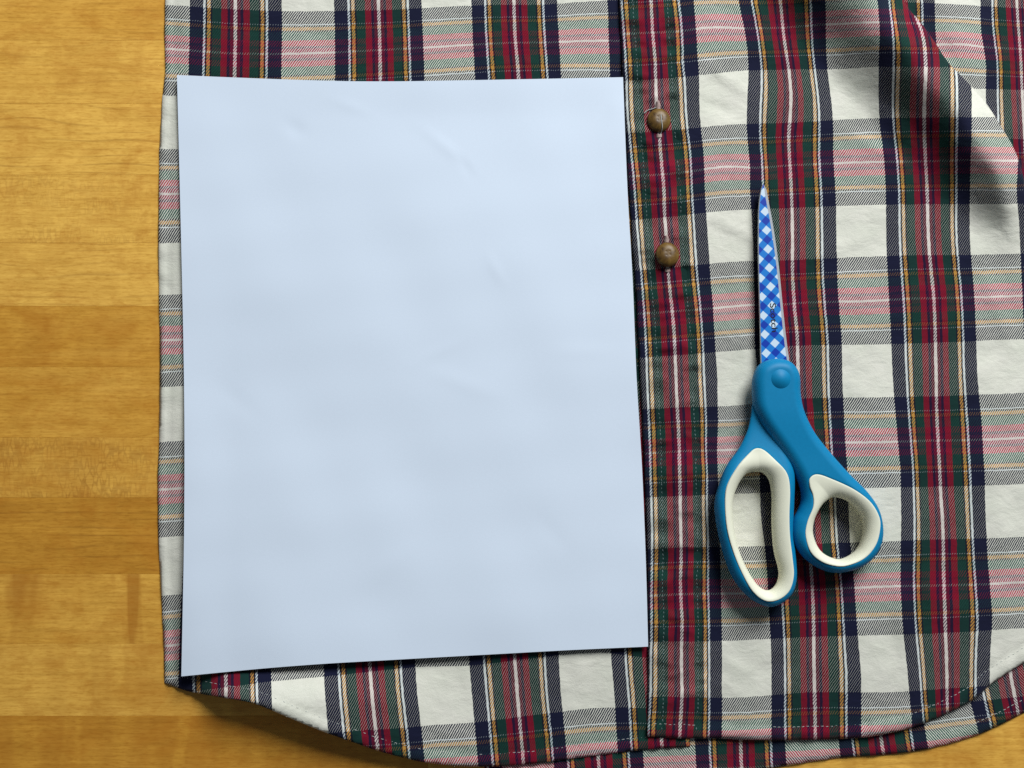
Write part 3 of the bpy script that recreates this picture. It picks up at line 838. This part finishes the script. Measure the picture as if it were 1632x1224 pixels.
def top_right(x, y, d, rim):
    dg, _, _ = seg_dist(x, y, r_grip)
    z = ZM + 5.7 * MM * pil(d, 5.2 * MM)
    neck = smooth(ybl - 0.012, ybl + 0.012, y)
    z = z + neck * 0.8 * MM * pil(d, 4.0 * MM)
    z = z - 0.30 * MM * (1 - pil(dg, 0.8 * MM)) * (dg < 0.8 * MM)
    return z
def bot_right(x, y, d, rim):
    neck = smooth(ybl - 0.022, ybl + 0.004, y)
    zb = ZM - 5.7 * MM * pil(d, 5.2 * MM) * (1 - neck) - neck * 0.4 * MM * pil(d, 2 * MM)
    return np.where(rim & (d > 0), ZM - 5.2 * MM, zb)
def top_left(x, y, d, rim):
    dg, _, _ = seg_dist(x, y, l_grip)
    neck = smooth(ybl - 0.030, ybl + 0.006, y)
    z = ZM + (5.7 - 4.3 * neck) * MM * pil(d, 5.2 * MM)
    z = z - 0.30 * MM * (1 - pil(dg, 0.8 * MM)) * (dg < 0.8 * MM)
    return z
def bot_left(x, y, d, rim):
    zb = ZM - 5.7 * MM * pil(d, 5.2 * MM)
    return np.where(rim & (d > 0), ZM - 5.2 * MM, zb)

solid('handle', [l_out, l_grip[::-1]], STEP, top_left, bot_left, BLUE, sciss)
solid('handle', [r_out, r_grip[::-1]], STEP, top_right, bot_right, BLUE, sciss)

def grip(name, outer, hole, cap):
    def f(sign):
        def g(x, y, d, rim):
            dh, _, _ = seg_dist(x, y, hole)
            do, _, _ = seg_dist(x, y, outer)
            t = dh / (dh + do + 1e-9)
            H = cap(x, y)
            z = ZM + sign * H * np.sqrt(np.clip(1 - (1 - t) ** 2.0, 0, 1))
            z = z - sign * 0.12 * MM * (1 - pil(do, 0.8 * MM)) * (do < 0.8 * MM)
            return np.where(dh < 1e-7, ZM, z)
        return g
    # sits in the ring of the handle, a hair inside it
    return solid(name, [outer, hole[::-1]], 0.34 * MM, f(1), f(-1), IVORY, sciss)
grip('grip', l_grip, l_hole, lambda x, y: (5.75 - 1.6 * smooth(float(P(1200, 745, ZM)[1]), float(P(1200, 715, ZM)[1]), y)) * MM)
grip('grip', r_grip, r_hole, lambda x, y: 5.75 * MM + 0 * x)

# pivot cap: a shallow dome on the neck
ang = np.linspace(0, 2 * math.pi, 60, endpoint=False)
pr = 16.2 * PXM * 0.97
pl = np.stack([pivot[0] + pr * np.cos(ang), pivot[1] + pr * np.sin(ang)], -1)
zp0 = ZM + 6.45 * MM
solid('pivot_cap', [pl], 0.3 * MM, lambda x, y, d, rim: zp0 - 0.15 * MM + 1.75 * MM * np.sin(np.clip(d / pr, 0, 1) * math.pi / 2) ** 0.9, lambda x, y, d, rim: zp0 - 0.15 * MM - 0.3 * MM * np.clip(d / pr, 0, 1), BLUE, sciss)

# blades
def blade(name, left, right, z, th, mats, edge_px=5.0):
    n = 40
    l = at(crom(left, 6, False), n); r = at(crom(right, 6, False), n)
    w = np.hypot(*(r - l).T)
    k = np.clip(edge_px / np.maximum(w, 1e-6), 0, .45)
    m = r + (l - r) * k[:, None]
    rows = [(l, z - th), (l, z - .12 * MM), (l + (r - l) * np.clip(.8 / np.maximum(w, 1e-6), 0, .2)[:, None], z), (m, z), (r, z - th * 0.75), (r, z - th)]
    co = np.vstack([np.c_[P(a[:, 0], a[:, 1], z)[:, :2], np.full(n, zz)] for a, zz in rows])
    Fc = []; mi = []
    for j in range(6):
        jn = (j + 1) % 6
        for i in range(n - 1):
            Fc.append((j * n + i, j * n + i + 1, jn * n + i + 1, jn * n + i)); mi.append(1 if j == 2 else 0)
    Fc.append(tuple(j * n for j in range(6))); mi.append(0)
    Fc.append(tuple(j * n + n - 1 for j in range(6))[::-1]); mi.append(0)
    px = np.vstack([a for a, _ in rows])
    e = np.array([.0735, .9973]); b = np.array([.9973, -.0735])
    rel = px - np.array([1217.3, 307]); A = rel @ e; B = rel @ b; p = 30.05
    uv = np.stack([(A + B) / p, (A - B) / p], -1)
    me = mesh_from(name, co, Fc, uv, smooth_shade=False)
    me.polygons.foreach_set('material_index', np.array(mi[:len(me.polygons)], np.int32))
    o = rebase(obj(name, me, mats, sciss))
    return o
BL = [(1215.5, 294), (1212.5, 305), (1210, 325), (1209, 355), (1209, 420), (1211, 500), (1213, 578), (1215, 612)]
BR = [(1218.5, 293), (1222.5, 301), (1227, 325), (1233.5, 360), (1242, 420), (1249, 490), (1255, 545), (1260, 580), (1264, 612)]
ZBL = ZM - 1.4 * MM
blade('blade', BL, BR, ZBL, 1.5 * MM, [STEEL, GINGHAM])
BL2 = [(x + 2.0, y + 6) for x, y in BL]; BR2 = [(x - 3.0, y + 6) for x, y in BR]
blade('blade', BL2, BR2, ZBL - 1.55 * MM, 1.5 * MM, [STEEL, STEEL])

# lettering printed down the blade
fc = bpy.data.curves.new('lettering', 'FONT'); fc.body = 'Scotch'; fc.size = 1.0; fc.offset = 0.012
tmp = bpy.data.objects.new('tmp_text', fc); C.objects.link(tmp)
dg = bpy.context.evaluated_depsgraph_get()
tm = bpy.data.meshes.new_from_object(tmp.evaluated_get(dg))
bpy.data.objects.remove(tmp)
v = np.zeros(len(tm.vertices) * 3); tm.vertices.foreach_get('co', v); v = v.reshape(-1, 3)
v[:, 0] -= v[:, 0].min(); wd = v[:, 0].max(); capH = v[:, 1].max()
tx = v[:, 0] / wd * 46.0; ty = v[:, 1] / capH * 9.6
px = 1226.9 + tx * 0.0735 + ty * .9973; py = 483.7 + tx * .9973 - ty * .0735
co = np.c_[P(px, py, ZBL)[:, :2], np.full(len(px), ZBL + 0.03 * MM)]
tm.vertices.foreach_set('co', co.ravel()); tm.update()
tm.flip_normals() if False else None
let = obj('lettering', tm, BLACK, sciss); rebase(let)
